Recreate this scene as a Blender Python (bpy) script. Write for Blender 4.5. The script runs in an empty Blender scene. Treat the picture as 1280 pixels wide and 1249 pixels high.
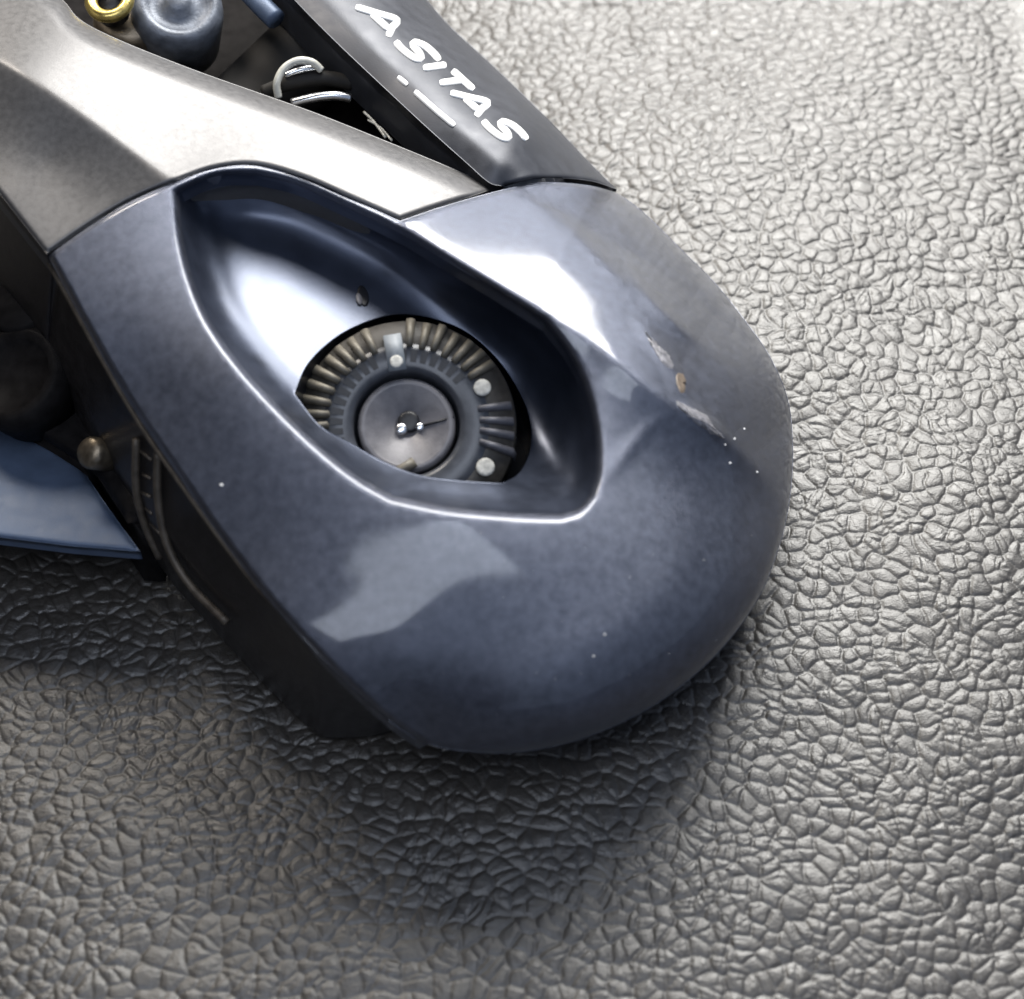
import bpy, math, random
import numpy as np
from mathutils import Vector, Matrix
from mathutils.geometry import delaunay_2d_cdt
random.seed(7); RNG = np.random.RandomState(5)
S = bpy.context.scene
COL = S.collection

# ------------------------------------------------------------------ camera
TILT = math.radians(35.0); DIST = 24.0
cam_d = bpy.data.cameras.new('camera'); cam = bpy.data.objects.new('camera', cam_d); COL.objects.link(cam)
CAMPOS = np.array([0.0, -DIST*math.sin(TILT), DIST*math.cos(TILT)])
cam.location = CAMPOS; cam.rotation_euler = (TILT, 0, 0)
cam_d.sensor_width = 36.0; cam_d.lens = 36.0*DIST/12.8
cam_d.clip_start = 0.5; cam_d.clip_end = 400
cam_d.dof.use_dof = True; cam_d.dof.focus_distance = 23.7; cam_d.dof.aperture_fstop = 0.24
S.camera = cam

# ------------------------------------------------------------------ light
W = bpy.data.worlds.new('World'); S.world = W; W.use_nodes = True
nt = W.node_tree; bg = nt.nodes['Background']
_tc = nt.nodes.new('ShaderNodeTexCoord'); _dot = nt.nodes.new('ShaderNodeVectorMath'); _dot.operation = 'DOT_PRODUCT'; _dot.inputs[1].default_value = (0.98, -0.10, 0.10)
_mr = nt.nodes.new('ShaderNodeMapRange'); _mr.interpolation_type = 'SMOOTHSTEP'; _mr.inputs['From Min'].default_value = -0.22; _mr.inputs['From Max'].default_value = 0.16
_mx = nt.nodes.new('ShaderNodeMix'); _mx.data_type = 'RGBA'; _mx.inputs[6].default_value = (0.022, 0.020, 0.023, 1); _mx.inputs[7].default_value = (0.235, 0.285, 0.39, 1)
nt.links.new(_tc.outputs['Generated'], _dot.inputs[0]); nt.links.new(_dot.outputs['Value'], _mr.inputs[0]); nt.links.new(_mr.outputs[0], _mx.inputs[0]); nt.links.new(_mx.outputs[2], bg.inputs[0]); bg.inputs[1].default_value = 1.0

def area_lamp(name, pos, target, sx, sy, power, color, spread=180):
    l = bpy.data.lights.new(name, 'AREA'); l.shape = 'RECTANGLE'; l.size = sx; l.size_y = sy
    l.energy = power; l.color = color; l.spread = math.radians(spread)
    o = bpy.data.objects.new(name, l); COL.objects.link(o)
    o.location = pos
    d = Vector(target)-Vector(pos); o.rotation_euler = d.to_track_quat('-Z', 'Y').to_euler()
    return o
def polar(az, el, d): return (d*math.cos(math.radians(el))*math.cos(math.radians(az)), d*math.cos(math.radians(el))*math.sin(math.radians(az)), d*math.sin(math.radians(el)))
area_lamp('window_light', polar(76, 41, 36), (0, 1, 1), 21, 22, 30000, (1.0, 0.982, 0.94))
_o = area_lamp('patch_light', (-6.8, -14.5, 30), (-6.8, -14.5, 0), 32, 9.0, 3900, (0.80, 0.87, 1.0)); _o.rotation_euler = (0, 0, math.radians(35))  # unseen panel added and shaped so the plate mirrors it as a pale patch
area_lamp('second_window_light', polar(128, 43, 30), (-2, -1, 0), 7, 7, 3500, (1.0, 0.92, 0.82))

S.view_settings.view_transform = 'Standard'; S.view_settings.look = 'None'
S.view_settings.exposure = 0; S.view_settings.gamma = 1

# ------------------------------------------------------------------ helpers
_c, _s = math.cos(TILT), math.sin(TILT)
def P(px, py, z):
    """world point at height z seen at photo pixel px,py (1280 wide)"""
    px = np.asarray(px, float); py = np.asarray(py, float); z = np.asarray(z, float)
    dx = (px-640)/100/DIST; dy = -(py-624.5)/100/DIST
    rx = dx; ry = dy*_c + _s; rz = dy*_s - _c
    t = (z-CAMPOS[2])/rz
    return np.stack([CAMPOS[0]+t*rx, CAMPOS[1]+t*ry, CAMPOS[2]+t*rz], -1)
def Pv(px, py, z): return Vector(P(px, py, z).tolist())

def spline(pts, n=12):
    p = np.array(pts, float)
    if len(p) < 3: return p
    q = np.vstack([2*p[0]-p[1], p, 2*p[-1]-p[-2]]); out = []
    t = np.linspace(0, 1, n, endpoint=False)[:, None]
    for i in range(1, len(q)-2):
        a, b, c, d = q[i-1], q[i], q[i+1], q[i+2]
        out.append(0.5*((2*b)+(-a+c)*t+(2*a-5*b+4*c-d)*t*t+(-a+3*b-3*c+d)*t**3))
    out.append(q[-2][None]); return np.vstack(out)
def resample(p, step):
    seg = np.linalg.norm(np.diff(p[:, :2], axis=0), axis=1); L = np.concatenate([[0], np.cumsum(seg)])
    n = max(2, int(round(L[-1]/step))+1); t = np.linspace(0, L[-1], n)
    return np.stack([np.interp(t, L, p[:, k]) for k in range(p.shape[1])], 1)
def outline(*segs, step=6):
    out = []
    for s in segs:
        out.append(resample(spline(s), step)[:-1])
    return np.vstack(out)
def dist_poly(x, y, poly, closed=False):
    """unsigned distance and signed side (+ left of direction in pixel coords with y down -> right turned)"""
    x = np.asarray(x, float); y = np.asarray(y, float)
    A = poly if not closed else np.vstack([poly, poly[:1]])
    best = np.full(x.shape, 1e9); side = np.zeros(x.shape); par = np.zeros(x.shape)
    n = len(A)-1
    for i in range(n):
        ax, ay = A[i, :2]; bx, by = A[i+1, :2]; vx, vy = bx-ax, by-ay; L2 = vx*vx+vy*vy+1e-9
        t0 = ((x-ax)*vx+(y-ay)*vy)/L2; t = np.clip(t0, 0, 1)
        dx = x-(ax+t*vx); dy = y-(ay+t*vy); d = np.hypot(dx, dy)
        m = d < best-1e-7
        best = np.where(m, d, best); side = np.where(m, np.sign(vx*(y-ay)-vy*(x-ax)), side); par = np.where(m, i+t, par)
    return best, side, par/n
def inside(x, y, poly):
    x = np.asarray(x, float); y = np.asarray(y, float); c = np.zeros(x.shape, bool); n = len(poly)
    for i in range(n):
        x1, y1 = poly[i]; x2, y2 = poly[(i+1) % n]
        if y1 == y2: continue
        m = ((y1 > y) != (y2 > y)) & (x < (x2-x1)*(y-y1)/(y2-y1)+x1); c ^= m
    return c
def tps(ctrl, smooth=0.0):
    C = np.array(ctrl, float); X = C[:, :2]/100
    def U(r): return np.where(r > 1e-9, r*r*np.log(r+1e-12), 0)
    n = len(X); K = U(np.linalg.norm(X[:, None]-X[None], axis=2))+smooth*np.eye(n)
    Q = np.hstack([np.ones((n, 1)), X]); A = np.block([[K, Q], [Q.T, np.zeros((3, 3))]])
    w = np.linalg.solve(A, np.concatenate([C[:, 2], np.zeros(3)]))
    def f(x, y):
        x = np.asarray(x, float)/100; y = np.asarray(y, float)/100; sh = x.shape
        q = np.stack([x.ravel(), y.ravel()], 1)
        r = np.linalg.norm(q[:, None]-X[None], axis=2)
        return (U(r)@w[:n]+w[n]+q@w[n+1:]).reshape(sh)
    return f
def mesh_obj(name, verts, faces, mat, parent=None, smooth=True):
    me = bpy.data.meshes.new(name)
    me.from_pydata([tuple(v) for v in verts], [], [tuple(f) for f in faces]); me.validate(); me.update()
    if smooth: me.polygons.foreach_set('use_smooth', [True]*len(me.polygons))
    if mat: me.materials.append(mat)
    o = bpy.data.objects.new(name, me); COL.objects.link(o)
    if parent: o.parent = parent
    return o
def hexpts(poly, step, holes=(), margin=0.55):
    x0, y0 = poly.min(0); x1, y1 = poly.max(0); pts = []
    rows = int((y1-y0)/(step*0.866))+1
    for r in range(rows):
        y = y0+r*step*0.866; xs = np.arange(x0+(r % 2)*step/2, x1, step); pts.append(np.stack([xs, np.full(xs.shape, y)], 1))
    pts = np.vstack(pts); k = inside(pts[:, 0], pts[:, 1], poly)
    pts = pts[k]; d = dist_poly(pts[:, 0], pts[:, 1], poly, True)[0]; pts = pts[d > step*margin]
    for h in holes:
        k = ~inside(pts[:, 0], pts[:, 1], h); pts = pts[k]
        d = dist_poly(pts[:, 0], pts[:, 1], h, True)[0]; pts = pts[d > step*margin]
    return pts
def sheet(name, poly, zf, mat, parent, step=6, holes=(), skirt=None, hole_skirt=None, feats=()):
    """a curved shell: surface over the outline with walls turned down along its rims"""
    loops = [poly]+list(holes); vs = []; es = []
    for L in loops:
        b = len(vs); vs += [tuple(p) for p in L]; n = len(L); es += [(b+i, b+(i+1) % n) for i in range(n)]
    nb = len(vs)
    for li, L in enumerate(loops):
        L = np.array(L); a2 = np.sum(L[:, 0]*np.roll(L[:, 1], -1)-np.roll(L[:, 0], -1)*L[:, 1]); t = np.roll(L, -1, 0)-np.roll(L, 1, 0); t /= np.linalg.norm(t, axis=1)[:, None]+1e-9
        nn = np.stack([-t[:, 1], t[:, 0]], 1)*(1 if a2 > 0 else -1)*(1 if li == 0 else -1)
        for o in (1.3, 2.8, 4.6, 6.8, 9.4):
            q = L+nn*o; k = inside(q[:, 0], q[:, 1], np.array(loops[0]))
            for h in loops[1:]: k &= ~inside(q[:, 0], q[:, 1], np.array(h))
            d = np.minimum.reduce([dist_poly(q[:, 0], q[:, 1], np.array(M), True)[0] for M in loops]); vs += [tuple(p) for p in q[k & (d > o*0.93)]]
    hp = hexpts(poly, step, holes, 12.0/step); fp = []
    for L, offs in feats:
        L = resample(L, 5); t = np.gradient(L, axis=0); t /= np.linalg.norm(t, axis=1)[:, None]+1e-9; nn = np.stack([-t[:, 1], t[:, 0]], 1)
        hp = hp[dist_poly(hp[:, 0], hp[:, 1], L)[0] > max(offs)+step*.4]
        for o in sorted({q*sg for q in offs for sg in (-1, 1)}):
            q = L+nn*o; k = inside(q[:, 0], q[:, 1], poly) & (dist_poly(q[:, 0], q[:, 1], poly, True)[0] > 12)
            for h in holes: k &= ~inside(q[:, 0], q[:, 1], h) & (dist_poly(q[:, 0], q[:, 1], h, True)[0] > 12)
            if len(fp): k &= np.array([min(((fp[:, 0]-a)**2+(fp[:, 1]-b)**2)) > 4 for a, b in q])
            fp = q[k] if not len(fp) else np.vstack([fp, q[k]])
    vs += [tuple(p) for p in hp] + [tuple(p) for p in fp]
    V, E, F, ov, oe, of = delaunay_2d_cdt([Vector((float(a), float(b))) for a, b in vs], es, [], 0, 1e-4)
    V2 = np.array([(v.x, v.y) for v in V]); F = np.array([f for f in F if len(f) == 3])
    c = V2[F].mean(1); k = inside(c[:, 0], c[:, 1], poly)
    for h in holes: k &= ~inside(c[:, 0], c[:, 1], h)
    F = F[k]; z = zf(V2[:, 0], V2[:, 1]); W3 = P(V2[:, 0], V2[:, 1], z)
    # orient up
    n = np.cross(W3[F[:, 1]]-W3[F[:, 0]], W3[F[:, 2]]-W3[F[:, 0]])
    view = CAMPOS-W3[F].mean(1); fl = (n*view).sum(1) < 0; F[fl] = F[fl][:, ::-1]
    verts = list(map(tuple, W3)); faces = [tuple(int(i) for i in f) for f in F]
    # skirts
    idx = {}
    for i, ol in enumerate(ov):
        for o_ in ol: idx[o_] = i
    b = 0
    for li, L in enumerate(loops):
        n_ = len(L); ids = [idx.get(b+i) for i in range(n_)]; b += n_
        ids = [i for i in ids if i is not None]
        rule = skirt if li == 0 else hole_skirt
        if rule is None: continue
        pw = W3[ids]; m = len(ids)
        tan = np.roll(pw, -1, 0)-np.roll(pw, 1, 0); tan[:, 2] = 0; tan /= np.linalg.norm(tan, axis=1)[:, None]+1e-9
        area = 0.5*np.sum(pw[:, 0]*np.roll(pw[:, 1], -1)-np.roll(pw[:, 0], -1)*pw[:, 1])
        nrm = np.stack([tan[:, 1], -tan[:, 0]], 1)*(1 if area > 0 else -1)   # outward of the loop
        if li > 0: nrm = -nrm
        rings = rule(pw, nrm, V2[ids]); prev = ids
        for R in rings:
            base = len(verts); verts += list(map(tuple, R)); cur = list(range(base, base+m))
            for i in range(m):
                j = (i+1) % m; q = (prev[i], prev[j], cur[j], cur[i])
                faces.append(q if (area > 0) != (li > 0) else q[::-1])
            prev = cur
    # drop vertices that no face uses
    used = sorted({i for f in faces for i in f}); mp = {a: k for k, a in enumerate(used)}
    return mesh_obj(name, [verts[i] for i in used], [tuple(mp[i] for i in f) for f in faces], mat, parent)
def drop(depth, inset=0.0, rings=2):
    def f(pw, n, px):
        out = []
        for k in range(1, rings+1):
            q = pw.copy(); q[:, :2] -= n*inset*k/rings; q[:, 2] -= depth*k/rings; q[:, 2] = np.maximum(q[:, 2], 0.02); out.append(q)
        return out
    return f
def tube(name, pts, rad, mat, parent, n=10, cap=True):
    pts = [Vector(p) for p in pts]; verts = []; faces = []; m = len(pts)
    rads = rad if isinstance(rad, (list, tuple, np.ndarray)) else [rad]*m
    up = Vector((0, 0, 1))
    for i, p in enumerate(pts):
        t = (pts[min(i+1, m-1)]-pts[max(i-1, 0)]).normalized()
        a = t.cross(up); a = a.normalized() if a.length > 1e-4 else Vector((1, 0, 0)); b = a.cross(t)
        for k in range(n):
            w = 2*math.pi*k/n; verts.append(p+(a*math.cos(w)+b*math.sin(w))*rads[i])
    for i in range(m-1):
        for k in range(n):
            k2 = (k+1) % n; faces.append((i*n+k, i*n+k2, (i+1)*n+k2, (i+1)*n+k))
    if cap: faces.append(tuple(range(n))[::-1]); faces.append(tuple((m-1)*n+k for k in range(n)))
    return mesh_obj(name, verts, faces, mat, parent)
def loft(name, curves, mat, parent, closed=False, cap=False):
    curves = [np.array(c, float) for c in curves]; n = len(curves[0]); verts = [tuple(v) for c in curves for v in c]; faces = []
    for i in range(len(curves)-1):
        for k in range(n if closed else n-1):
            k2 = (k+1) % n; faces.append((i*n+k, i*n+k2, (i+1)*n+k2, (i+1)*n+k))
    if cap:
        faces.append(tuple(range(n))[::-1]); faces.append(tuple((len(curves)-1)*n+k for k in range(n)))
    return mesh_obj(name, verts, faces, mat, parent)

# ------------------------------------------------------------------ materials
def mat_new(name, base, rough=0.4, metal=0.0, coat=0.0, coat_rough=0.05, spec=0.5):
    m = bpy.data.materials.new(name); m.use_nodes = True; nt = m.node_tree; b = nt.nodes['Principled BSDF']
    b.inputs['Base Color'].default_value = (*base, 1); b.inputs['Roughness'].default_value = rough; b.inputs['Metallic'].default_value = metal
    b.inputs['Coat Weight'].default_value = coat; b.inputs['Coat Roughness'].default_value = coat_rough; b.inputs['Specular IOR Level'].default_value = spec
    if coat >= 1: b.inputs['Coat IOR'].default_value = 1.7
    return m, nt, b
def add_noise(nt, b, scale, base, var, rough=None, rvar=0.0, bump=0.0, bscale=None, detail=4.0):
    tc = nt.nodes.new('ShaderNodeTexCoord'); nz = nt.nodes.new('ShaderNodeTexNoise'); nz.inputs['Scale'].default_value = scale; nz.inputs['Detail'].default_value = detail
    nt.links.new(tc.outputs['Object'], nz.inputs['Vector'])
    rp = nt.nodes.new('ShaderNodeValToRGB'); rp.color_ramp.elements[0].position = .3; rp.color_ramp.elements[1].position = .7
    rp.color_ramp.elements[0].color = (*[c*(1-var) for c in base], 1); rp.color_ramp.elements[1].color = (*[min(1, c*(1+var)) for c in base], 1)
    nt.links.new(nz.outputs['Fac'], rp.inputs[0]); nt.links.new(rp.outputs[0], b.inputs['Base Color'])
    if rough is not None:
        mr = nt.nodes.new('ShaderNodeMapRange'); mr.inputs['From Min'].default_value = .3; mr.inputs['From Max'].default_value = .7
        mr.inputs['To Min'].default_value = rough-rvar; mr.inputs['To Max'].default_value = rough+rvar
        nt.links.new(nz.outputs['Fac'], mr.inputs[0]); nt.links.new(mr.outputs[0], b.inputs['Roughness'])
    if bump:
        n2 = nt.nodes.new('ShaderNodeTexNoise'); n2.inputs['Scale'].default_value = bscale or scale*3; n2.inputs['Detail'].default_value = 2
        nt.links.new(tc.outputs['Object'], n2.inputs['Vector'])
        bp = nt.nodes.new('ShaderNodeBump'); bp.inputs['Strength'].default_value = bump; bp.inputs['Distance'].default_value = 0.02
        nt.links.new(n2.outputs['Fac'], bp.inputs['Height']); nt.links.new(bp.outputs[0], b.inputs['Normal'])
def simple(name, base, rough, metal=0.0, coat=0.0, cr=0.05, var=0.2, scale=8, bump=0.05, bscale=40):
    m, nt, b = mat_new(name, base, rough, metal, coat, cr); add_noise(nt, b, scale, base, var, rough, min(.06, rough*.3), bump, bscale); return m
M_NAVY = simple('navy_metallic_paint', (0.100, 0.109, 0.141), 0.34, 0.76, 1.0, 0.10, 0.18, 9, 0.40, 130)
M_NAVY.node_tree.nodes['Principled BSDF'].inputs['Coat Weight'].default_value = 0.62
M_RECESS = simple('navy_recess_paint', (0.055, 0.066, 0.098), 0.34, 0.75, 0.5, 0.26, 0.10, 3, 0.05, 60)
M_FRAME = simple('grey_frame_paint', (0.115, 0.112, 0.112), 0.42, 0.4, 0.1, 0.15, 0.07, 14, 0.06, 60)
M_HOOD = simple('dark_grey_hood_paint', (0.05, 0.053, 0.063), 0.44, 0.4, 0.0, 0.15, 0.12, 5, 0.06, 60)
M_BLACK = simple('black_plastic', (0.012, 0.011, 0.011), 0.45, 0.0, 0.0, 0.05, 0.3, 6, 0.1, 30)
M_BLACK.node_tree.nodes['Principled BSDF'].inputs['Specular IOR Level'].default_value = .03
M_WALL = simple('black_side_wall', (0.014, 0.012, 0.012), 0.42, 0.0, 0.2, 0.2, 0.3, 6, 0.08, 30)
M_BRONZE = simple('bronze_anodised', (0.20, 0.165, 0.12), 0.38, 0.8, 0, .1, 0.3, 10, 0.1, 40)
M_FIN = simple('dull_bronze_fin', (0.10, 0.083, 0.065), 0.5, 0.4, 0, .1, 0.3, 10, 0.1, 40)
M_BRASS = simple('brass', (0.62, 0.48, 0.16), 0.3, 0.9, 0, .1, 0.2, 10, 0.05, 40)
M_RIB = simple('worn_brass_rib', (0.14, 0.125, 0.098), 0.5, 0.15, 0, .1, 0.35, 12, 0.12, 40)
M_RIBG = simple('dark_grey_rib', (0.11, 0.11, 0.125), 0.40, 0.2, 0, .1, 0.25, 12, 0.1, 40)
M_DIAL = simple('dark_dial_plastic', (0.05, 0.054, 0.064), 0.36, 0.1, 0.2, .2, 0.25, 6, 0.08, 40)
M_TAB = simple('pale_grey_tab', (0.22, 0.24, 0.26), 0.45, 0, 0, .1, 0.15, 9, 0.08, 40)
M_DOT = simple('cream_dot_paint', (0.50, 0.49, 0.45), 0.5, 0, 0, .1, 0.35, 14, 0.3, 30)
M_KNOB = simple('grey_blue_knob', (0.13, 0.145, 0.175), 0.45, 0.3, 0, .1, 0.35, 5, 0.2, 30)
M_RING = simple('brown_rib_ring', (0.045, 0.040, 0.034), 0.5, 0.1, 0, .1, 0.3, 12, 0.12, 40)
M_SLOT = simple('black_slot', (0.008, 0.008, 0.01), 0.4)  # also serves as the painted dark of the dial's pits
M_CAP = simple('grey_cap_plastic', (0.15, 0.145, 0.155), 0.42, 0.1, 0, .1, 0.15, 9, 0.08, 40)
M_WHITE = simple('white_print', (0.78, 0.78, 0.77), 0.45, 0, 0, .1, 0.04, 9, 0.03, 40)
M_STEEL = simple('polished_steel', (0.75, 0.76, 0.78), 0.25, 1.0, 0, .1, 0.1, 9, 0.02, 40)
M_BLUE = simple('blue_anodised_handle', (0.085, 0.118, 0.185), 0.5, 0.2, 0.0, .2, 0.12, 5, 0.12, 60)
M_LINE = simple('pale_fishing_line', (0.55, 0.54, 0.48), 0.3, 0, 0.3, .1, 0.15, 9, 0.05, 40)
M_SPOOL = simple('dark_brown_spool', (0.014, 0.012, 0.010), 0.7, 0.1, 0, .1, 0.3, 6, 0.05, 40)

def tag(o, label=None, cat=None, kind=None, group=None):
    if label: o['label'] = label
    if cat: o['category'] = cat
    if kind: o['kind'] = kind
    if group: o['group'] = group
    return o

# ------------------------------------------------------------------ leather
def leather():
    X0, X1, Y0, Y1, st = -8.0, 8.0, -7.6, 9.8, 0.0172
    nx = int((X1-X0)/st); ny = int((Y1-Y0)/st)
    gx, gy = np.meshgrid(np.linspace(X0, X1, nx), np.linspace(Y0, Y1, ny)); gx = gx.ravel(); gy = gy.ravel()
    def vnoise(x, y, sc, seed):
        r = np.random.RandomState(seed); T = r.rand(128, 128)
        x = x*sc+40; y = y*sc+40; xi = np.floor(x).astype(int); yi = np.floor(y).astype(int); fx = x-xi; fy = y-yi
        fx = fx*fx*(3-2*fx); fy = fy*fy*(3-2*fy); g = lambda a, b: T[a % 128, b % 128]
        return (g(xi, yi)*(1-fx)+g(xi+1, yi)*fx)*(1-fy)+(g(xi, yi+1)*(1-fx)+g(xi+1, yi+1)*fx)*fy
    def vor(x, y, cell, seed, jit=0.95):
        r = np.random.RandomState(seed); T = (r.rand(256, 256, 2)-.5)*jit+.5
        x = x/cell+60; y = y/cell+60; xi = np.floor(x).astype(int); yi = np.floor(y).astype(int)
        f1 = np.full(x.shape, 9.); p1x = np.zeros(x.shape); p1y = np.zeros(x.shape)
        cand = []
        for a in (-1, 0, 1):
            for b in (-1, 0, 1):
                t = T[(xi+a) % 256, (yi+b) % 256]; qx = xi+a+t[:, 0]; qy = yi+b+t[:, 1]; d = (x-qx)**2+(y-qy)**2
                m = d < f1; f1 = np.where(m, d, f1); p1x = np.where(m, qx, p1x); p1y = np.where(m, qy, p1y); cand.append((qx, qy))
        e = np.full(x.shape, 9.)
        for qx, qy in cand:                       # distance to the cell border
            dx = qx-p1x; dy = qy-p1y; L = np.hypot(dx, dy); ok = L > 1e-6
            d = np.where(ok, ((qx+p1x)/2-x)*dx/np.maximum(L, 1e-6)+((qy+p1y)/2-y)*dy/np.maximum(L, 1e-6), 9.)
            e = np.minimum(e, d)
        h = np.sin(p1x*12.9898+p1y*78.233)*43758.5453
        return e, h-np.floor(h), np.sqrt(f1)
    # domain warp: long flowing creases
    wx = gx+0.16*(vnoise(gx, gy, 1.6, 1)-.5)+0.09*(vnoise(gx, gy, 5, 2)-.5)+1.2*(vnoise(gx, gy, .18, 11)-.5)
    wy = gy+0.16*(vnoise(gx, gy, 1.6, 3)-.5)+0.09*(vnoise(gx, gy, 5, 4)-.5)+1.2*(vnoise(gx, gy, .18, 12)-.5)
    e1, c1, f1 = vor(wx, wy*1.0, 0.192, 21)
    e2, c2, f2 = vor(wx*0.9+wy*.25+3, wy*1.15-wx*.2, 0.15, 22)
    n1 = vnoise(gx, gy, 3.0, 8)
    pillow = 0.55*(1-np.exp(-(e1/.075)**1.2))+0.60*(1-np.clip(f1/.8, 0, 1)**2)
    sub = 0.8*(1-np.exp(-(e2/.075)**1.2))+.25*(1-np.clip(f2/.8, 0, 1)**2)
    amp = np.clip((n1-.25)*1.9, 0.12, 1)
    h = 0.0255*pillow*(0.85+0.3*c1)+0.011*sub*amp+0.006*(vnoise(gx, gy, 14, 5)-.5)+0.003*(vnoise(gx, gy, 30, 6)-.5)
    h = h+0.16*(vnoise(gx, gy, .35, 9)-.5)+0.05*(vnoise(gx, gy, .9, 10)-.5)
    edge = np.minimum.reduce([gx-X0, X1-gx, gy-Y0, Y1-gy]); h = (h-.06)*np.clip(edge/0.5, 0, 1)
    v = np.stack([gx, gy, h], 1).astype(np.float32)
    i = np.arange(nx*ny).reshape(ny, nx); q = np.stack([i[:-1, :-1], i[:-1, 1:], i[1:, 1:], i[1:, :-1]], -1).reshape(-1, 4)
    # outer ring
    O = 60.0; b = nx*ny; ov = np.array([[-O, -O, 0], [O, -O, 0], [O, O, 0], [-O, O, 0]], np.float32)
    v = np.vstack([v, ov]); c = [i[0, 0], i[0, -1], i[-1, -1], i[-1, 0]]
    ring = [[b+k, b+(k+1) % 4, c[(k+1) % 4], c[k]] for k in range(4)]
    q = np.vstack([q, np.array(ring)])
    me = bpy.data.meshes.new('leather_surface'); me.vertices.add(len(v)); me.vertices.foreach_set('co', v.ravel())
    me.loops.add(q.size); me.loops.foreach_set('vertex_index', q.ravel().astype(np.int32))
    me.polygons.add(len(q)); me.polygons.foreach_set('loop_start', np.arange(0, q.size, 4, dtype=np.int32))
    me.polygons.foreach_set('loop_total', np.full(len(q), 4, np.int32)); me.polygons.foreach_set('use_smooth', np.ones(len(q), bool))
    me.update(calc_edges=True)
    o = bpy.data.objects.new('leather_surface', me); COL.objects.link(o)
    m, nt, bs = mat_new('black_grained_leather', (0.041, 0.0365, 0.0315), 0.42, 0, 0.0, .2, 0.85)
    add_noise(nt, bs, 6, (0.041, 0.0365, 0.0315), 0.12, 0.415, 0.05, 0.3, 45, 6)
    me.materials.append(m)
    m2, nt, bs = mat_new('black_grained_leather_farther', (0.041, 0.0365, 0.0315), 0.42, 0, 0.0, .2, 0.85)
    tc = nt.nodes.new('ShaderNodeTexCoord'); vo = nt.nodes.new('ShaderNodeTexVoronoi'); vo.feature = 'DISTANCE_TO_EDGE'; vo.inputs['Scale'].default_value = 4.9
    nt.links.new(tc.outputs['Object'], vo.inputs['Vector']); pw = nt.nodes.new('ShaderNodeMath'); pw.operation = 'POWER'; pw.inputs[1].default_value = .5; nt.links.new(vo.outputs['Distance'], pw.inputs[0])
    bp = nt.nodes.new('ShaderNodeBump'); bp.inputs['Distance'].default_value = .06; bp.inputs['Strength'].default_value = .8; nt.links.new(pw.outputs[0], bp.inputs['Height']); nt.links.new(bp.outputs[0], bs.inputs['Normal'])
    me.materials.append(m2); mi = np.zeros(len(q), np.int32); mi[-4:] = 1; me.polygons.foreach_set('material_index', mi)
    tag(o, kind='structure', label='black pebble-grained leather with a sheen under the reel')
leather()

# ------------------------------------------------------------------ reel
reel = bpy.data.objects.new('fishing_reel', None); COL.objects.link(reel); reel.location = (0, 0, 0)
tag(reel, 'navy and grey fishing reel with a ribbed dial in its side plate, lying on leather', 'fishing reel')

LEFT = [(60, 320), (110, 412), (160, 500), (220, 590), (290, 690), (350, 765), (420, 840), (480, 895), (527, 928)]
SIL = [(527, 928), (570, 938), (640, 941), (720, 926), (800, 892), (860, 851), (910, 802), (950, 745), (972, 690), (983, 650), (990, 600), (991, 550), (985, 500), (965, 450), (935, 405), (895, 355), (850, 310), (805, 266), (772, 241)]
SEAM_R = [(772, 241), (740, 232), (700, 228), (665, 229), (632, 236)]
SEAM_M = [(632, 236), (590, 247), (540, 262), (500, 276)]
SEAM_T = [(500, 276), (440, 249), (380, 223), (320, 207), (268, 211), (215, 229)]
SEAM_L = [(215, 229), (160, 254), (110, 284), (60, 320)]
PLATE = outline(LEFT, SIL, SEAM_R, SEAM_M, SEAM_T, SEAM_L)
silp = resample(spline(SIL), 8); leftp = resample(spline(LEFT), 10)
seamp = np.vstack([resample(spline(s), 8) for s in (SEAM_R, SEAM_M, SEAM_T, SEAM_L)])
C1 = resample(spline([(480, 262), (560, 318), (640, 368), (745, 430), (840, 505), (905, 548), (950, 592), (978, 640)]), 12)
C2 = resample(spline([(600, 200), (640, 236), (700, 285), (770, 345), (830, 395), (885, 436), (940, 500)]), 12)
RIDGES = [(resample(spline([(650, 243), (700, 272), (765, 338), (800, 372)]), 10), .035, 9), (resample(spline([(775, 325), (820, 380), (880, 436)]), 10), .06, 8),
          (resample(spline([(790, 395), (830, 445), (862, 500)]), 10), .05, 9), (resample(spline([(850, 503), (880, 525), (915, 556)]), 10), .06, 7), (resample(spline([(840, 512), (800, 545), (750, 610)]), 10), .02, 10)]
def roll(x, y, p=silp, R=120., A=0.75):
    d, _, q = dist_poly(x, y, p); t = np.clip(d/R, 0, 1); q = np.clip(q/.16, 0, 1); return A*(0.15+0.85*q*q*(3-2*q))*(np.sqrt(np.clip(1-(1-t)**2, 0, 1))-1)
def softplus(s, r): return 0.5*(s+np.sqrt(s*s+r*r))
def crease(x, y):
    d, s, t = dist_poly(x, y, C1); sg = -s*d
    f = np.clip((1-t)/0.12, 0, 1)*np.clip(t/0.03, 0.0, 1)
    a = -(0.0078+0.0050*np.clip((t-.35)/.3, 0, 1))*softplus(sg, 6)*f-2.2e-5*np.clip(sg, 0, 120)**2*f
    d, s, t = dist_poly(x, y, C2); sg = -s*d; f = np.clip((1-t)/0.3, 0, 1)*np.clip(t/.05, 0, 1)
    a = a-0.0065*softplus(sg, 5)*f
    for pts, amp, w in RIDGES:
        d, s, t = dist_poly(x, y, pts); a = a+amp*np.exp(-(d/w)**2)*np.sin(np.pi*np.clip(t, 0, 1))
    return a
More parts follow.
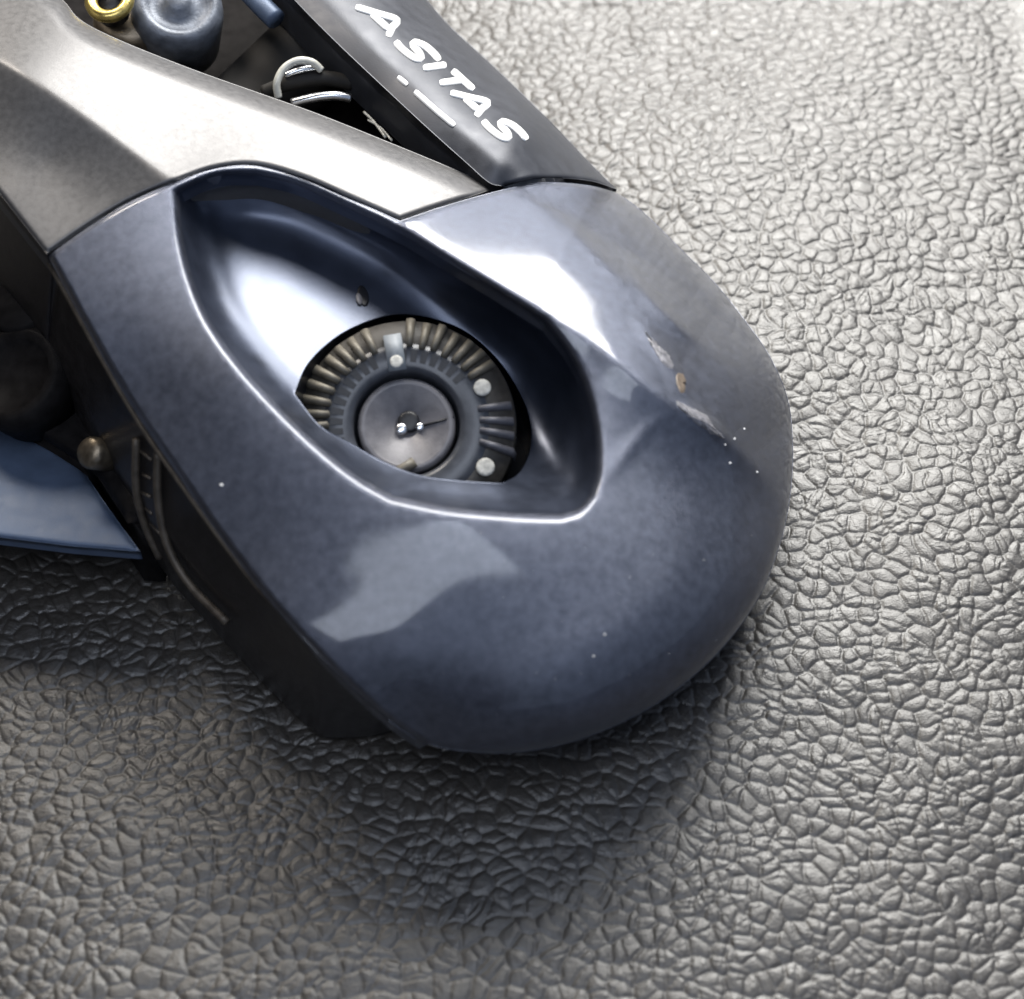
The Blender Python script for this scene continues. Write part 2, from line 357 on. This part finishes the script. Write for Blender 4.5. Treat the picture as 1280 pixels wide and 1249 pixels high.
CT = [(60, 320, 3.6), (110, 412, 3.3), (160, 500, 2.95), (220, 590, 2.75), (290, 690, 2.5), (350, 765, 2.4), (420, 840, 2.15), (480, 895, 1.7), (527, 928, 1.25),
      (640, 941, 1.15), (720, 926, 1.15), (800, 892, 1.15), (860, 851, 1.15), (910, 802, 1.15), (972, 690, .95), (990, 600, .7), (985, 500, .65), (935, 405, .85), (850, 310, 1.15), (772, 241, 1.5),
      (215, 229, 3.9), (320, 207, 3.75), (500, 276, 3.45), (632, 236, 2.95), (740, 430, 3.2), (840, 505, 2.85), (700, 640, 2.85), (560, 632, 3.05), (400, 560, 3.25), (300, 450, 3.5),
      (600, 780, 2.5), (750, 750, 2.45), (850, 650, 2.35), (900, 560, 2.25), (480, 750, 2.62), (560, 880, 1.85), (500, 820, 2.33), (440, 720, 2.70)]
CTa = np.array(CT); res = CTa[:, 2]-roll(CTa[:, 0], CTa[:, 1])-crease(CTa[:, 0], CTa[:, 1])
base_f = tps(np.column_stack([CTa[:, :2], res]), 0.12)
POCKET = outline([(224, 241), (228, 290), (240, 345), (262, 400), (300, 455), (350, 510), (400, 558), (448, 596), (490, 620)],
                 [(490, 620), (560, 634), (640, 641), (700, 643)], [(700, 643), (722, 636), (738, 618)],
                 [(738, 618), (745, 590), (744, 545), (732, 490), (712, 445), (680, 402)],
                 [(680, 402), (620, 364), (560, 328), (500, 292), (430, 258), (370, 231), (320, 219)], [(320, 219), (268, 221), (224, 241)], step=5)
def rimround(x, y, p, w, a, closed=False):
    d = dist_poly(x, y, p, closed)[0]; t = np.clip(1-d/w, 0, 1); return -a*t*t
def z_top(x, y): return base_f(x, y)+roll(x, y)+crease(x, y)
def z_plate(x, y):
    return z_top(x, y)+rimround(x, y, POCKET, 11, .13, True)+rimround(x, y, seamp, 6, .04)+rimround(x, y, leftp, 8, .09)
def plate_skirt(pw, n, px):
    x, y = px[:, 0], px[:, 1]
    ds = dist_poly(x, y, silp)[0]; isS = ds < 2.0; out = []
    for k in range(1, 6):
        q = pw.copy(); t = k/5
        dn = np.where(isS, (pw[:, 2]-0.0)*t, 0.28*t); ins = np.where(isS, 0.95*dn, 0.03*t)
        q[:, :2] -= n*ins[:, None]; q[:, 2] -= dn; out.append(q)
    return out
plate = sheet('side_plate', PLATE, z_plate, M_NAVY, reel, 5, [POCKET], plate_skirt, None, [(C1, (0, 3, 6, 10, 15)), (C2, (0, 3, 6, 10, 15))]+[(r[0], (0, 4, 8, 13)) for r in RIDGES])

# recess
HOLE = outline([(368, 492), (385, 455), (420, 422), (460, 402), (500, 393), (545, 400), (590, 420), (630, 460), (658, 510), (664, 555), (650, 590), (628, 604)],
               [(628, 604), (578, 601), (529, 595), (483, 579), (438, 554), (400, 532), (368, 492)], step=5)
def z_pocket_raw(x, y):
    d = dist_poly(x, y, POCKET, True)[0]; d = np.where(inside(x, y, POCKET), d, 0)
    zr = z_top(x, y)-.13
    x = np.asarray(x, float); y = np.asarray(y, float)
    u = (x-640)*0.52+(y-372)*-0.86               # >0 towards the upper right wall
    side = 1/(1+np.exp(-(u+95)/35)); low = 1/(1+np.exp(-((x-560)*.7+(y-420)*.4)/45))
    lip = np.clip((y-555+0.25*(x-560)*(x < 560))/40, 0, 1)*np.clip((690-x)/60, 0, 1)
    t = np.clip(d/(52-2*side+40*low*(1-lip)), 0, 1); dep = (0.50+0.15*side+0.45*low)*(1-(1-t)**2)*(1-.52*lip)
    return zr-dep
GX, GY = np.meshgrid(np.arange(200, 772, 4.), np.arange(190, 670, 4.)); GZ = z_pocket_raw(GX, GY)
def blur(A, n):
    for _ in range(n):
        Pd = np.pad(A, 1, 'edge'); A = (Pd[:-2, 1:-1]+Pd[2:, 1:-1]+Pd[1:-1, :-2]+Pd[1:-1, 2:]+4*Pd[1:-1, 1:-1])/8
    return A
GB = blur(GZ, 110)-GZ
def bil(G, x, y):
    fx = np.clip((x-200)/4, 0, G.shape[1]-1.001); fy = np.clip((y-190)/4, 0, G.shape[0]-1.001); i = fx.astype(int); j = fy.astype(int); u = fx-i; v = fy-j
    return (G[j, i]*(1-u)+G[j, i+1]*u)*(1-v)+(G[j+1, i]*(1-u)+G[j+1, i+1]*u)*v
def z_pocket(x, y):
    x = np.asarray(x, float); y = np.asarray(y, float); d = dist_poly(x, y, POCKET, True)[0]; w = np.clip(d/40, 0, 1); w = w*w*(3-2*w)
    return z_pocket_raw(x, y)+w*bil(GB, x, y)
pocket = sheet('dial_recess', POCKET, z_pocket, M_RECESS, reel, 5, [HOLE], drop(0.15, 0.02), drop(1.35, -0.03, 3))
sheet('dial_well', HOLE+(HOLE-HOLE.mean(0))*.12, lambda x, y: np.full(np.shape(x), 1.25), M_SLOT, pocket, 20)
# little oval index hole in the recess floor
def ring_on(name, cx, cy, rx, ry, zf, mat, parent, rot=0., lift=0.01, rad=0.02, n=28):
    t = np.linspace(0, 2*math.pi, n+1); x = cx+rx*np.cos(t)*math.cos(rot)-ry*np.sin(t)*math.sin(rot); y = cy+rx*np.cos(t)*math.sin(rot)+ry*np.sin(t)*math.cos(rot)
    z = zf(x, y)+lift; return tube(name, P(x, y, z), rad, mat, parent, 8, False)
def patch(name, cx, cy, rx, ry, zf, mat, parent, rot=0., lift=0.012, n=24):
    t = np.linspace(0, 2*math.pi, n, endpoint=False); x = cx+rx*np.cos(t)*math.cos(rot)-ry*np.sin(t)*math.sin(rot); y = cy+rx*np.cos(t)*math.sin(rot)+ry*np.sin(t)*math.cos(rot)
    rings = [];
    for s, l in ((1.0, -.02), (0.95, lift*.6), (0.75, lift), (0.05, lift)):
        xx = cx+(x-cx)*s; yy = cy+(y-cy)*s; rings.append(P(xx, yy, zf(xx, yy)+l))
    return loft(name, rings[::-1], mat, parent, True, True)
patch('index_hole', 454, 370, 7, 14, z_pocket, M_SLOT, pocket, -0.25)
patch('index_pin', 449, 374, 4, 8, z_pocket, M_CAP, pocket, -0.25, 0.03)

# black cup under the dial hole
def dial():
    cx, cy, cz = 508, 529, 2.42
    c = P(cx, cy, cz); depth = np.linalg.norm(c-CAMPOS); s = depth/DIST/100*1.0
    ax = Vector((0.02, -0.40, 0.92)).normalized(); q = ax.to_track_quat('Z', 'Y'); 
    D = bpy.data.objects.new('brake_dial', None); COL.objects.link(D); D.parent = reel; D.location = c.tolist(); D.rotation_euler = q.to_euler()
    R = 138*s
    def lathe(name, prof, mat, n=72):
        t = np.linspace(0, 2*math.pi, n, endpoint=False)
        return loft(name, [np.stack([r*R*np.cos(t), r*R*np.sin(t), np.full(n, z*R)], 1) for r, z in prof], mat, D, True, True)
    lathe('dial_body', [(.97, -.45), (.97, -.20), (.96, -.16), (.72, -0.01), (.69, .0), (.54, .0), (.50, -.02), (.485, -.05), (.475, -.25), (.46, -.3), (0.02, -.3)][::-1], M_DIAL)
    lathe('dial_cap', [(.445, -.40), (.445, -.11), (.435, -.08), (.41, -.065), (.375, -.07), (.355, -.085), (.12, -.09), (.10, -.13), (0.02, -.14)][::-1], M_CAP)
    # one rib mesh, shared
    def rib_mesh(name, r0, r1, w0, w1, z0, z1, h, mat):
        prof = [(r0, z0-.03, .6), (r0+.02, z0+h, 1), ((r0+r1)/2, (z0+z1)/2+h*1.15, 1), (r1-.02, z1+h, 1), (r1+.012, z1-.10, .8)]
        vs = []; fs = []
        for r, z, k in prof:
            w = (w0+(w1-w0)*(r-r0)/(r1-r0))*k
            for a, b in ((-.5, -h*1.0), (-.42, -h*.25), (0, 0), (.42, -h*.25), (.5, -h*1.0)): vs.append((r*R, a*w*R, (z+b)*R))
        for i in range(4):
            for k in range(4): a = i*5+k; fs.append((a, a+5, a+6, a+1))
        fs.append((0, 1, 2, 3, 4)); fs.append((24, 23, 22, 21, 20))
        me = bpy.data.meshes.new(name); me.from_pydata(vs, [], fs); me.polygons.foreach_set('use_smooth', [True]*len(me.polygons)); me.materials.append(mat); return me
    lathe('rib_ring', [(1.0, -.3), (1.0, -.135), (.985, -.10), (.67, -.005), (.65, -.02), (.65, -.3)][::-1], M_RING)
    mb = rib_mesh('rib', .70, 1.0, .060, .088, -.0, -.10, .075, M_RIB)
    mg = rib_mesh('rib', .66, 1.0, .055, .085, .0, -.10, .06, M_RIBG)
    ms = bpy.data.meshes.new('slot_shade'); ms.from_pydata([((r*R), w*R, h*R) for h in (-.02, .006) for r, w in ((.575, -.026), (.69, -.034), (.69, .034), (.575, .026))], [], [(4, 5, 6, 7), (0, 1, 5, 4), (1, 2, 6, 5), (2, 3, 7, 6), (3, 0, 4, 7)]); ms.materials.append(M_SLOT)  # nearly flush box; the dark inside each pit is put into its black
    N = 42
    for k in range(N):
        a = 360*k/N; am = a % 360
        if 88 < am < 107 or 13 < am < 32 or 310 < am < 338 or 228 < am < 310: continue
        me = mg if (am < 14 or am > 300) else mb
        o = bpy.data.objects.new('rib', me); COL.objects.link(o); o.parent = D; o.rotation_euler = (0, 0, math.radians(a+random.uniform(-.6, .6))); sc = 1+random.uniform(-.02, .02); o.scale = (sc, 1, 1)
        if 30 < am < 200:
            o = bpy.data.objects.new('slot_shade', ms); COL.objects.link(o); o.parent = D; o.rotation_euler = (0, 0, math.radians(a+4.9))
    def tab(name, ang, r0, r1, w, z, mat, h=.06, n=10):
        me_v = []; 
        for r, zz in ((r0, z-h), (r0+.01, z), (r1-.01, z-.0), (r1, z-h)):
            for a in (-.5, -.45, .45, .5): me_v.append((r*R, a*w*R, (zz - (h*.5 if abs(a) == .5 else 0))*R))
        fs = []
        for i in range(3):
            for k in range(3): a = i*4+k; fs.append((a, a+4, a+5, a+1))
        o = mesh_obj(name, me_v, fs, mat, D); o.rotation_euler = (0, 0, math.radians(ang)); return o
    tab('index_tab', 97, .50, .84, .17, .05, M_TAB, .12)
    def dot(name, ang, r, rr, z, mat, flat=.5):
        a = math.radians(ang); vs = []; fs = []; n = 14
        for j, (k, h) in enumerate(((1, -.3), (1, 0), (.8, .35), (.4, .5), (.02, .52))):
            for i in range(n): w = 2*math.pi*i/n; vs.append(((r*math.cos(a)+rr*k*math.cos(w))*R, (r*math.sin(a)+rr*k*math.sin(w))*R, (z+h*rr*flat)*R))
        for j in range(4):
            for i in range(n): fs.append((j*n+i, j*n+(i+1) % n, (j+1)*n+(i+1) % n, (j+1)*n+i))
        return mesh_obj(name, vs, fs, mat, D)
    dot('index_dot', 97, .57, .06, .055, M_DOT, .2)
    dot('index_dot', 23, .76, .08, .03, M_DOT, .2)
    dot('index_dot', -32, .82, .085, .0, M_DOT, .2)
    dot('screw_hole', 60, .04, .10, -.085, M_SLOT, .2)
    dot('screw', 215, .06, .055, -.075, M_STEEL, .6)
    dot('screw', -10, .12, .038, -.075, M_STEEL, .6)
    tube('cap_slot', [(.10*R, -.02*R, -.083*R), (.43*R, .06*R, -.083*R)], .012*R, M_SLOT, D, 6)
    tube('spring_end', [(-.16*R, -.47*R, -.02*R), (-.04*R, -.42*R, .0), (.06*R, -.36*R, .0)], .05*R, M_RIB, D, 8)
    return D
dial()

# ------------------------------------------------------------------ frame (upper left)
FR_UP = [(-90, -130), (-20, -70), (70, -8), (100, 24), (150, 50), (240, 86), (330, 118), (400, 143), (480, 175), (560, 208), (620, 235)]
FR_SEAM = [(620, 235), (590, 245.4), (540, 260.5), (500, 274)]
FR_T = [(500, 274), (440, 247.6), (380, 221.7), (320, 205.6), (267.5, 209.6), (214, 227.8)]
FR_L = [(214, 227.8), (159.4, 252.6), (109.4, 282.6), (58.5, 317.8)]
FR_E = [(58.5, 317.8), (0, 243), (-60, 168), (-110, 100)]
FRAME = outline(FR_UP, FR_SEAM, FR_T, FR_L, FR_E, [(-110, 100), (-90, -130)])
K1 = resample(spline([(-70, 40), (20, 88), (110, 150), (213, 226)]), 10)
K2 = resample(spline([(20, 88), (0, 140), (-40, 230)]), 10)
fr_ctrl = [(-90, -130, 3.9), (70, -8, 4.1), (240, 86, 3.80), (400, 143, 3.52), (560, 208, 3.16), (618, 234, 2.95), (499, 270, 3.43), (380, 217, 3.68), (320, 201, 3.76), (212, 224, 3.92),
           (56, 313, 3.6), (0, 243, 3.75), (-110, 100, 3.9), (20, 88, 4.3), (110, 150, 4.12), (140, 250, 3.75), (60, 200, 3.84), (-50, 60, 4.2)]
def kr(x, y):
    d, s, t = dist_poly(x, y, K1); sg = s*d; a = -0.0062*softplus(sg, 4)
    return a
fa = np.array(fr_ctrl, float); fr_base = tps(np.column_stack([fa[:, :2], fa[:, 2]-kr(fa[:, 0], fa[:, 1])]), 0.02)
frup = resample(spline(FR_UP), 10); frall = FRAME
def z_frame(x, y):
    return fr_base(x, y)+kr(x, y)+rimround(x, y, frup, 26, .22)+rimround(x, y, frall, 6, .04, True)
sheet('frame', FRAME, z_frame, M_FRAME, reel, 6, (), drop(0.9, 0.05, 4), None, [(K1, (0, 3, 6, 10, 15))])

# ------------------------------------------------------------------ front hood with lettering
HD_IN = [(632, 233), (612, 229), (582, 203), (534, 160), (476, 106), (415, 48), (368, 0), (315, -58), (270, -115)]
HD_OUT = [(420, -150), (470, -80), (520, -18), (560, 30), (610, 76), (660, 124), (700, 164), (740, 206), (771, 237)]
HD_SEAM = [(771, 237), (740, 227), (700, 223), (665, 224), (632, 233)]
HOOD = outline(HD_IN, [(270, -115), (420, -150)], HD_OUT, HD_SEAM)
hdin = resample(spline(HD_IN), 8); hdout = resample(spline(HD_OUT), 8)
hd_base = tps([(632, 233, 2.98), (580, 203, 3.1), (470, 112, 3.2), (340, 8, 3.3), (230, -110, 3.4), (420, -150, 3.05), (520, -18, 2.7), (610, 76, 2.6), (700, 164, 2.42), (771, 237, 2.15), (650, 170, 2.95), (560, 90, 3.05), (480, 10, 3.1)], 0.01)
def z_hood(x, y):
    d = dist_poly(x, y, hdout)[0]; t = np.clip(d/90, 0, 1)
    di = dist_poly(x, y, hdin)[0]; bev = -0.0045*softplus(26-di, 6)
    return hd_base(x, y)+0.7*(np.sqrt(1-(1-t)**2)-1)+bev+rimround(x, y, np.array(HD_SEAM, float), 6, .06)
def hood_skirt(pw, n, px):
    ds = dist_poly(px[:, 0], px[:, 1], hdout)[0]; isS = ds < 2; out = []
    for k in range(1, 5):
        t = k/4; q = pw.copy(); dn = np.where(isS, pw[:, 2]*t, 0.7*t); ins = np.where(isS, .5*dn, -.02)
        q[:, :2] -= n*ins[:, None]; q[:, 2] -= dn; out.append(q)
    return out
hood = sheet('front_hood', HOOD, z_hood, M_HOOD, reel, 6, (), hood_skirt, None)
def ribbon(paths, width, zf, mat, parent, name, lift=0.02):
    """raised lettering: flat rounded strokes that follow the surface below them"""
    vs = []; fs = []
    for pts in paths:
        p = resample(spline(pts, 6), 3); n = len(p); t = np.gradient(p, axis=0); t /= np.linalg.norm(t, axis=1)[:, None]+1e-9
        nr = np.stack([-t[:, 1], t[:, 0]], 1); e = np.minimum(np.arange(n), np.arange(n)[::-1])*3.0; w = width*np.sqrt(np.clip(1-(1-np.clip(e/(width*.5)+.25, 0, 1))**2, 0, 1))
        b = len(vs)
        for off, l in ((-.5, -.01), (-.47, lift), (0, lift+.003), (.47, lift), (.5, -.01)):
            q = p+nr*(w*off)[:, None]; vs += [tuple(v) for v in P(q[:, 0], q[:, 1], zf(q[:, 0], q[:, 1])+l)]
        for j in range(4):
            for i in range(n-1): a = b+j*n+i; fs.append((a, a+1, a+n+1, a+n))
    return mesh_obj(name, vs, fs, mat, parent)
LU = np.array([29., -4.]); LV = np.array([.74, .67]); LO = np.array([489., 49.])
def glyph(strokes, t0, w): return [[tuple(LO+LV*(t0+a*w)+LU*b) for a, b in st] for st in strokes]
G = {'A': [[(0, 0), (.25, .5), (.52, 1.0), (.72, .5), (.95, 0)], [(.25, .32), (.75, .32)]],
     'S': [[(0, .08), (.35, 0), (.75, .08), (.82, .30), (.6, .48), (.28, .55), (.15, .75), (.35, .98), (.7, 1.0), (.98, .92)]],
     'I': [[(0, 0), (0, 1)]], 'T': [[(.5, 0), (.5, 1)], [(.0, 1), (1, 1)]],
     'C': [[(.95, .1), (.6, 0), (.2, .1), (0, .45), (.15, .85), (.5, 1), (.95, .92)]]}
for ch, t0, w in (('C', -130, 52), ('A', -60, 58), ('S', 4, 42), ('I', 54, 10), ('T', 64, 36), ('A', 100, 46), ('S', 152, 42)):
    ribbon(glyph(G[ch], t0, w), 9.5, z_hood, M_WHITE, hood, 'letter', 0.006)
ribbon([[(497, 96), (509, 106)]], 7, z_hood, M_WHITE, hood, 'small_print', 0.006); ribbon([[(518, 114), (545, 138), (568, 157)]], 8, z_hood, M_WHITE, hood, 'small_print', 0.006)

# ------------------------------------------------------------------ dark side wall, spool, line etc.
ed = resample(spline(LEFT), 8); zz = z_plate(ed[:, 0], ed[:, 1]); top = P(ed[:, 0], ed[:, 1], zz-.03); 
prev = np.array([(-60, 168), (0, 243), (56, 313)], float)
edf = np.vstack([resample(spline([(-110, 100), (-60, 168), (0, 243)]), 8), resample(spline([(0, 243), (60, 320)]), 8)[1:-1], ed])
zf_ = np.concatenate([z_frame(edf[:-len(ed), 0], edf[:-len(ed), 1]), zz])
top = P(edf[:, 0]-0, edf[:, 1], zf_-.04)
def side_wall():
    tan = np.gradient(top, axis=0); tan[:, 2] = 0; tan /= np.linalg.norm(tan, axis=1)[:, None]; n = np.stack([tan[:, 1], -tan[:, 0]], 1)
    if n[10, 0] > 0: n = -n
    out = []; m = len(top); px_ = edf[:, 1]
    B = 0.34*np.clip((800-px_)/220., 0, 1); tail = np.clip((px_-800)/110., 0, 1)
    for f, k in ((0, 0), (.06, -.06), (.10, -.1), (.35, .8), (.6, 1.), (.85, .9), (1.0, .6)):
        q = top.copy(); o_ = -0.03 if f == 0 else 0
        q[:, :2] += n*(B*k+o_-tail*f*1.1)[:, None]; q[:, 2] = top[:, 2]*(1-f); out.append(q)
    return loft('side_wall', out, M_WALL, reel), n
wall, wn = side_wall()
def wall_pt(px, py, out, f):
    """point on the side wall below edge pixel px,py at fraction f of the way down, pushed out"""
    i = int(np.argmin((edf[:, 0]-px)**2+(edf[:, 1]-py)**2)); q = top[i].copy(); q[:2] += wn[i]*(out+float(np.interp(f, (0, .06, .1, .35, .6, .85, 1), (0, -.06, -.1, .8, 1., .9, .6)))*0.34*float(np.clip((850-edf[i, 1])/200., 0, 1))); q[2] *= (1-f); return q
# bronze ribs on the wall, plus a tube for the plate's edge light
def wall_strip(name, pts, w, mat, parent=wall):
    p = np.array([wall_pt(*a) for a in pts]); p = spline(p, 8); return tube(name, p, w, mat, parent, 8)
wall_strip('edge_light_strip', [(60, 322, .02, .03), (160, 500, .02, .03), (230, 605, .02, .03), (300, 702, .0, .04), (345, 758, -.03, .05)], 0.035, M_FIN)
wall_strip('fin', [(168, 512, .03, .16), (180, 532, .03, .34), (190, 548, .03, .52), (203, 566, .02, .66)], 0.05, M_FIN)
wall_strip('fin', [(192, 549, .02, .10), (205, 568, .03, .26), (222, 594, .03, .42), (250, 636, .02, .50), (290, 690, .0, .50)], 0.05, M_FIN)
for k in range(5): wall_strip('tooth', [(176+5*k, 524+8*k, .0, .20+.07*k), (186+5*k, 540+8*k, .0, .17+.07*k)], 0.022, M_FIN)
# worn paint on the shoulder of the side plate, and dust
M_SCUFF = simple('bare_scuffed_metal', (0.24, 0.235, 0.25), 0.45, 0.4, 0, .1, 0.35, 14, 0.3, 30)
M_TAN = simple('scuffed_primer', (0.15, 0.115, 0.085), 0.5, 0.1, 0, .1, 0.45, 18, 0.3, 30)
def scuff(name, pts, mat):
    """an irregular worn patch lying on the plate"""
    p = np.array(pts, float); c = p.mean(0); q = resample(np.vstack([spline(np.vstack([p, p[:1]]), 6)]), 3)[:-1]
    q = q+RNG.normal(0, .9, q.shape); n = len(q); rings = []
    for s_, l in ((1.0, -.004), (.93, .004), (.6, .006), (.05, .006)):
        w = c+(q-c)*s_; rings.append(P(w[:, 0], w[:, 1], z_plate(w[:, 0], w[:, 1])+l))
    return loft(name, rings[::-1], mat, plate, True)
scuff('scuff_mark', [(843, 500), (862, 508), (884, 520), (893, 534), (908, 549), (892, 543), (876, 534), (858, 519)], M_SCUFF)
scuff('scuff_mark', [(806, 413), (822, 430), (838, 446), (842, 462), (832, 458), (818, 440)], M_SCUFF)
scuff('scuff_mark', [(848, 466), (854, 468), (858, 480), (855, 493), (849, 488), (845, 477)], M_TAN)
dv = []; df = []
for (x, y, r) in [(930, 536, 3), (918, 549, 4), (906, 556, 3), (912, 579, 4), (946, 590, 3), (277, 606, 5), (880, 700, 1.5), (756, 793, 2.5), (742, 820, 2.5)]+[(RNG.uniform(500, 940), RNG.uniform(660, 900), RNG.uniform(.5, 1.0)) for _ in range(26)]:
    if not inside(np.array([x]), np.array([y]), PLATE)[0]: continue
    z = float(z_plate(np.array([x]), np.array([y]))[0]); c = P(x, y, z); R_ = r/100*.6; b = len(dv)
    for k in range(6): dv.append((c[0]+R_*math.cos(k*math.pi/3)*RNG.uniform(.6, 1.1), c[1]+R_*math.sin(k*math.pi/3)*RNG.uniform(.6, 1.1), c[2]+.002))
    dv.append((c[0], c[1], c[2]+R_*.7)); df += [(b+k, b+(k+1) % 6, b+6) for k in range(6)]
dust = mesh_obj('dust', dv, df, simple('grey_dust', (0.5, 0.5, 0.5), 0.8), plate); dust['kind'] = 'stuff'

# ------------------------------------------------------------------ inside the gap between frame and hood
def poly_solid(name, pts, zf, thick, mat, parent=reel, step=12, round_w=0., round_a=0.):
    p = outline(*pts, step=step) if isinstance(pts[0], list) else resample(np.vstack([np.array(pts, float), np.array(pts[:1], float)]), step)[:-1]
    if round_w: z0 = zf; zf = lambda x, y: z0(x, y)+rimround(x, y, p, round_w, round_a, True)
    return sheet(name, p, zf, mat, parent, step, (), drop(thick, 0.0, 2))
flat = lambda z: (lambda x, y: np.full(np.shape(x), float(z)))
poly_solid('inner_housing', [(-60, -170), (330, -190), (480, -20), (640, 200), (650, 245), (560, 250), (400, 190), (240, 130), (60, 20)], flat(1.3), 1.2, M_BLACK, step=20)
sp0 = P(250, 150, 1.9); sp1 = P(470, -60, 1.9); d_ = (sp1-sp0)/np.linalg.norm(sp1-sp0)
def spin(name, c, ax, prof, mat, parent=reel, n=40):
    ax = Vector(ax).normalized(); q = ax.to_track_quat('Z', 'Y').to_matrix(); t = np.linspace(0, 2*math.pi, n, endpoint=False)
    M = np.array(q); rings = []
    for r, z in prof:
        L = np.stack([r*np.cos(t), r*np.sin(t), np.full(n, z)], 1); rings.append(L@M.T+np.array(c))
    return loft(name, rings[::-1], mat, parent, True, True)
spool = spin('spool', P(360, 95, 1.75), (0.62, 0.62, 0.25), [(.03, -1.2), (.9, -1.2), (1.0, -1.15), (1.0, -1.0), (.62, -.85), (.62, .85), (1.0, 1.0), (1.0, 1.15), (.9, 1.2), (.03, 1.2)], M_SPOOL)
def pxtube(name, pts, rad, mat, parent=reel):
    p = spline(pts, 8); return tube(name, P(p[:, 0], p[:, 1], p[:, 2]), rad, mat, parent, 10)
pxtube('line_loop', [(348, 122, 2.7), (346, 104, 2.85), (355, 86, 2.95), (372, 76, 3.0), (390, 78, 2.95), (402, 88, 2.85)], 0.05, M_LINE)
pxtube('line_strand', [(356, 95, 2.8), (375, 88, 2.85), (402, 84, 2.82)], 0.045, M_STEEL)
pxtube('spool_rim', [(330, 116, 2.55), (365, 103, 2.7), (405, 98, 2.7), (440, 104, 2.6)], 0.10, M_SPOOL)
pxtube('line_strand', [(365, 129, 2.7), (395, 122, 2.78), (420, 120, 2.78), (438, 123, 2.72)], 0.06, M_STEEL)
pxtube('line_end', [(455, 140, 2.5), (468, 153, 2.5), (482, 172, 2.5)], 0.018, M_LINE)
pxtube('line_end', [(460, 150, 2.5), (476, 160, 2.5), (490, 176, 2.5)], 0.014, M_LINE)
# brass bush, blue knob, tube added for blue glints by the hood
c = P(137, 0, 3.3); t = np.linspace(0, 2*math.pi, 33)
tube('brass_bush', np.stack([c[0]+.235*np.cos(t), c[1]+.255*np.sin(t), c[2]+0.05*np.sin(t)], 1), 0.085, M_BRASS, reel, 12, False)
spin('bush_core', P(137, 0, 3.2), (0, -.2, 1), [(.03, -.3), (.2, -.3), (.2, 0), (.16, .05), (.03, .06)], M_SLOT)
spin('clutch_knob', P(222, 8, 2.9), (0.2, -0.35, 1), [(.03, -.9), (.58, -.9), (.60, -.15), (.57, .05), (.50, .12), (.42, .12), (.38, .06), (.20, .05), (.16, .16), (.03, .17)], M_KNOB)
spin('spacer', P(165, 25, 2.6), (0.2, -0.2, 1), [(.03, -.9), (.5, -.9), (.5, .1), (.4, .2), (.03, .22)], M_BRONZE)
pxtube('blue_glint_tube', [(270, -55, 2.9), (320, 0, 2.9), (345, 25, 2.85)], 0.14, M_BLUE)

# ------------------------------------------------------------------ handle side, lower left
HDL = [(-110, 470), (0, 527), (60, 556), (100, 582), (128, 624), (150, 655), (176, 690), (90, 683), (0, 672), (-110, 655)]
HK = resample(spline([(-110, 520), (0, 566), (70, 602), (135, 634), (170, 650)]), 10)
def z_hdl(x, y):
    d, sd, t = dist_poly(x, y, HK); return 1.15+0*x-0.0035*softplus(-sd*d, 5)+0.0012*softplus(sd*d, 5)
handle = poly_solid('handle', HDL, z_hdl, 0.16, M_BLUE, step=8, round_w=7, round_a=.05)
poly_solid('gear_housing', [(-110, 120), (-20, 240), (60, 330), (110, 430), (165, 520), (190, 600), (190, 655), (160, 655), (118, 590), (60, 552), (0, 520), (-110, 470)], flat(1.45), 1.3, M_BLACK, step=14, round_w=14, round_a=.2)
spin('handle_nut', P(18, 470, 1.9), (-0.3, -0.3, 1), [(.03, -.6), (.62, -.6), (.66, -.1), (.62, .05), (.5, .1), (.46, .02), (.03, .0)], M_BLACK)
spin('handle_bolt', P(113, 566, 1.75), (-0.5, -0.45, .8), [(.03, -.5), (.19, -.5), (.19, .0), (.15, .06), (.03, .07)], M_BRONZE, n=24)
spin('handle_stud', P(30, 385, 2.1), (-0.2, -0.2, 1), [(.03, -.6), (.4, -.6), (.4, .1), (.34, .16), (.03, .17)], M_BLACK, n=28)
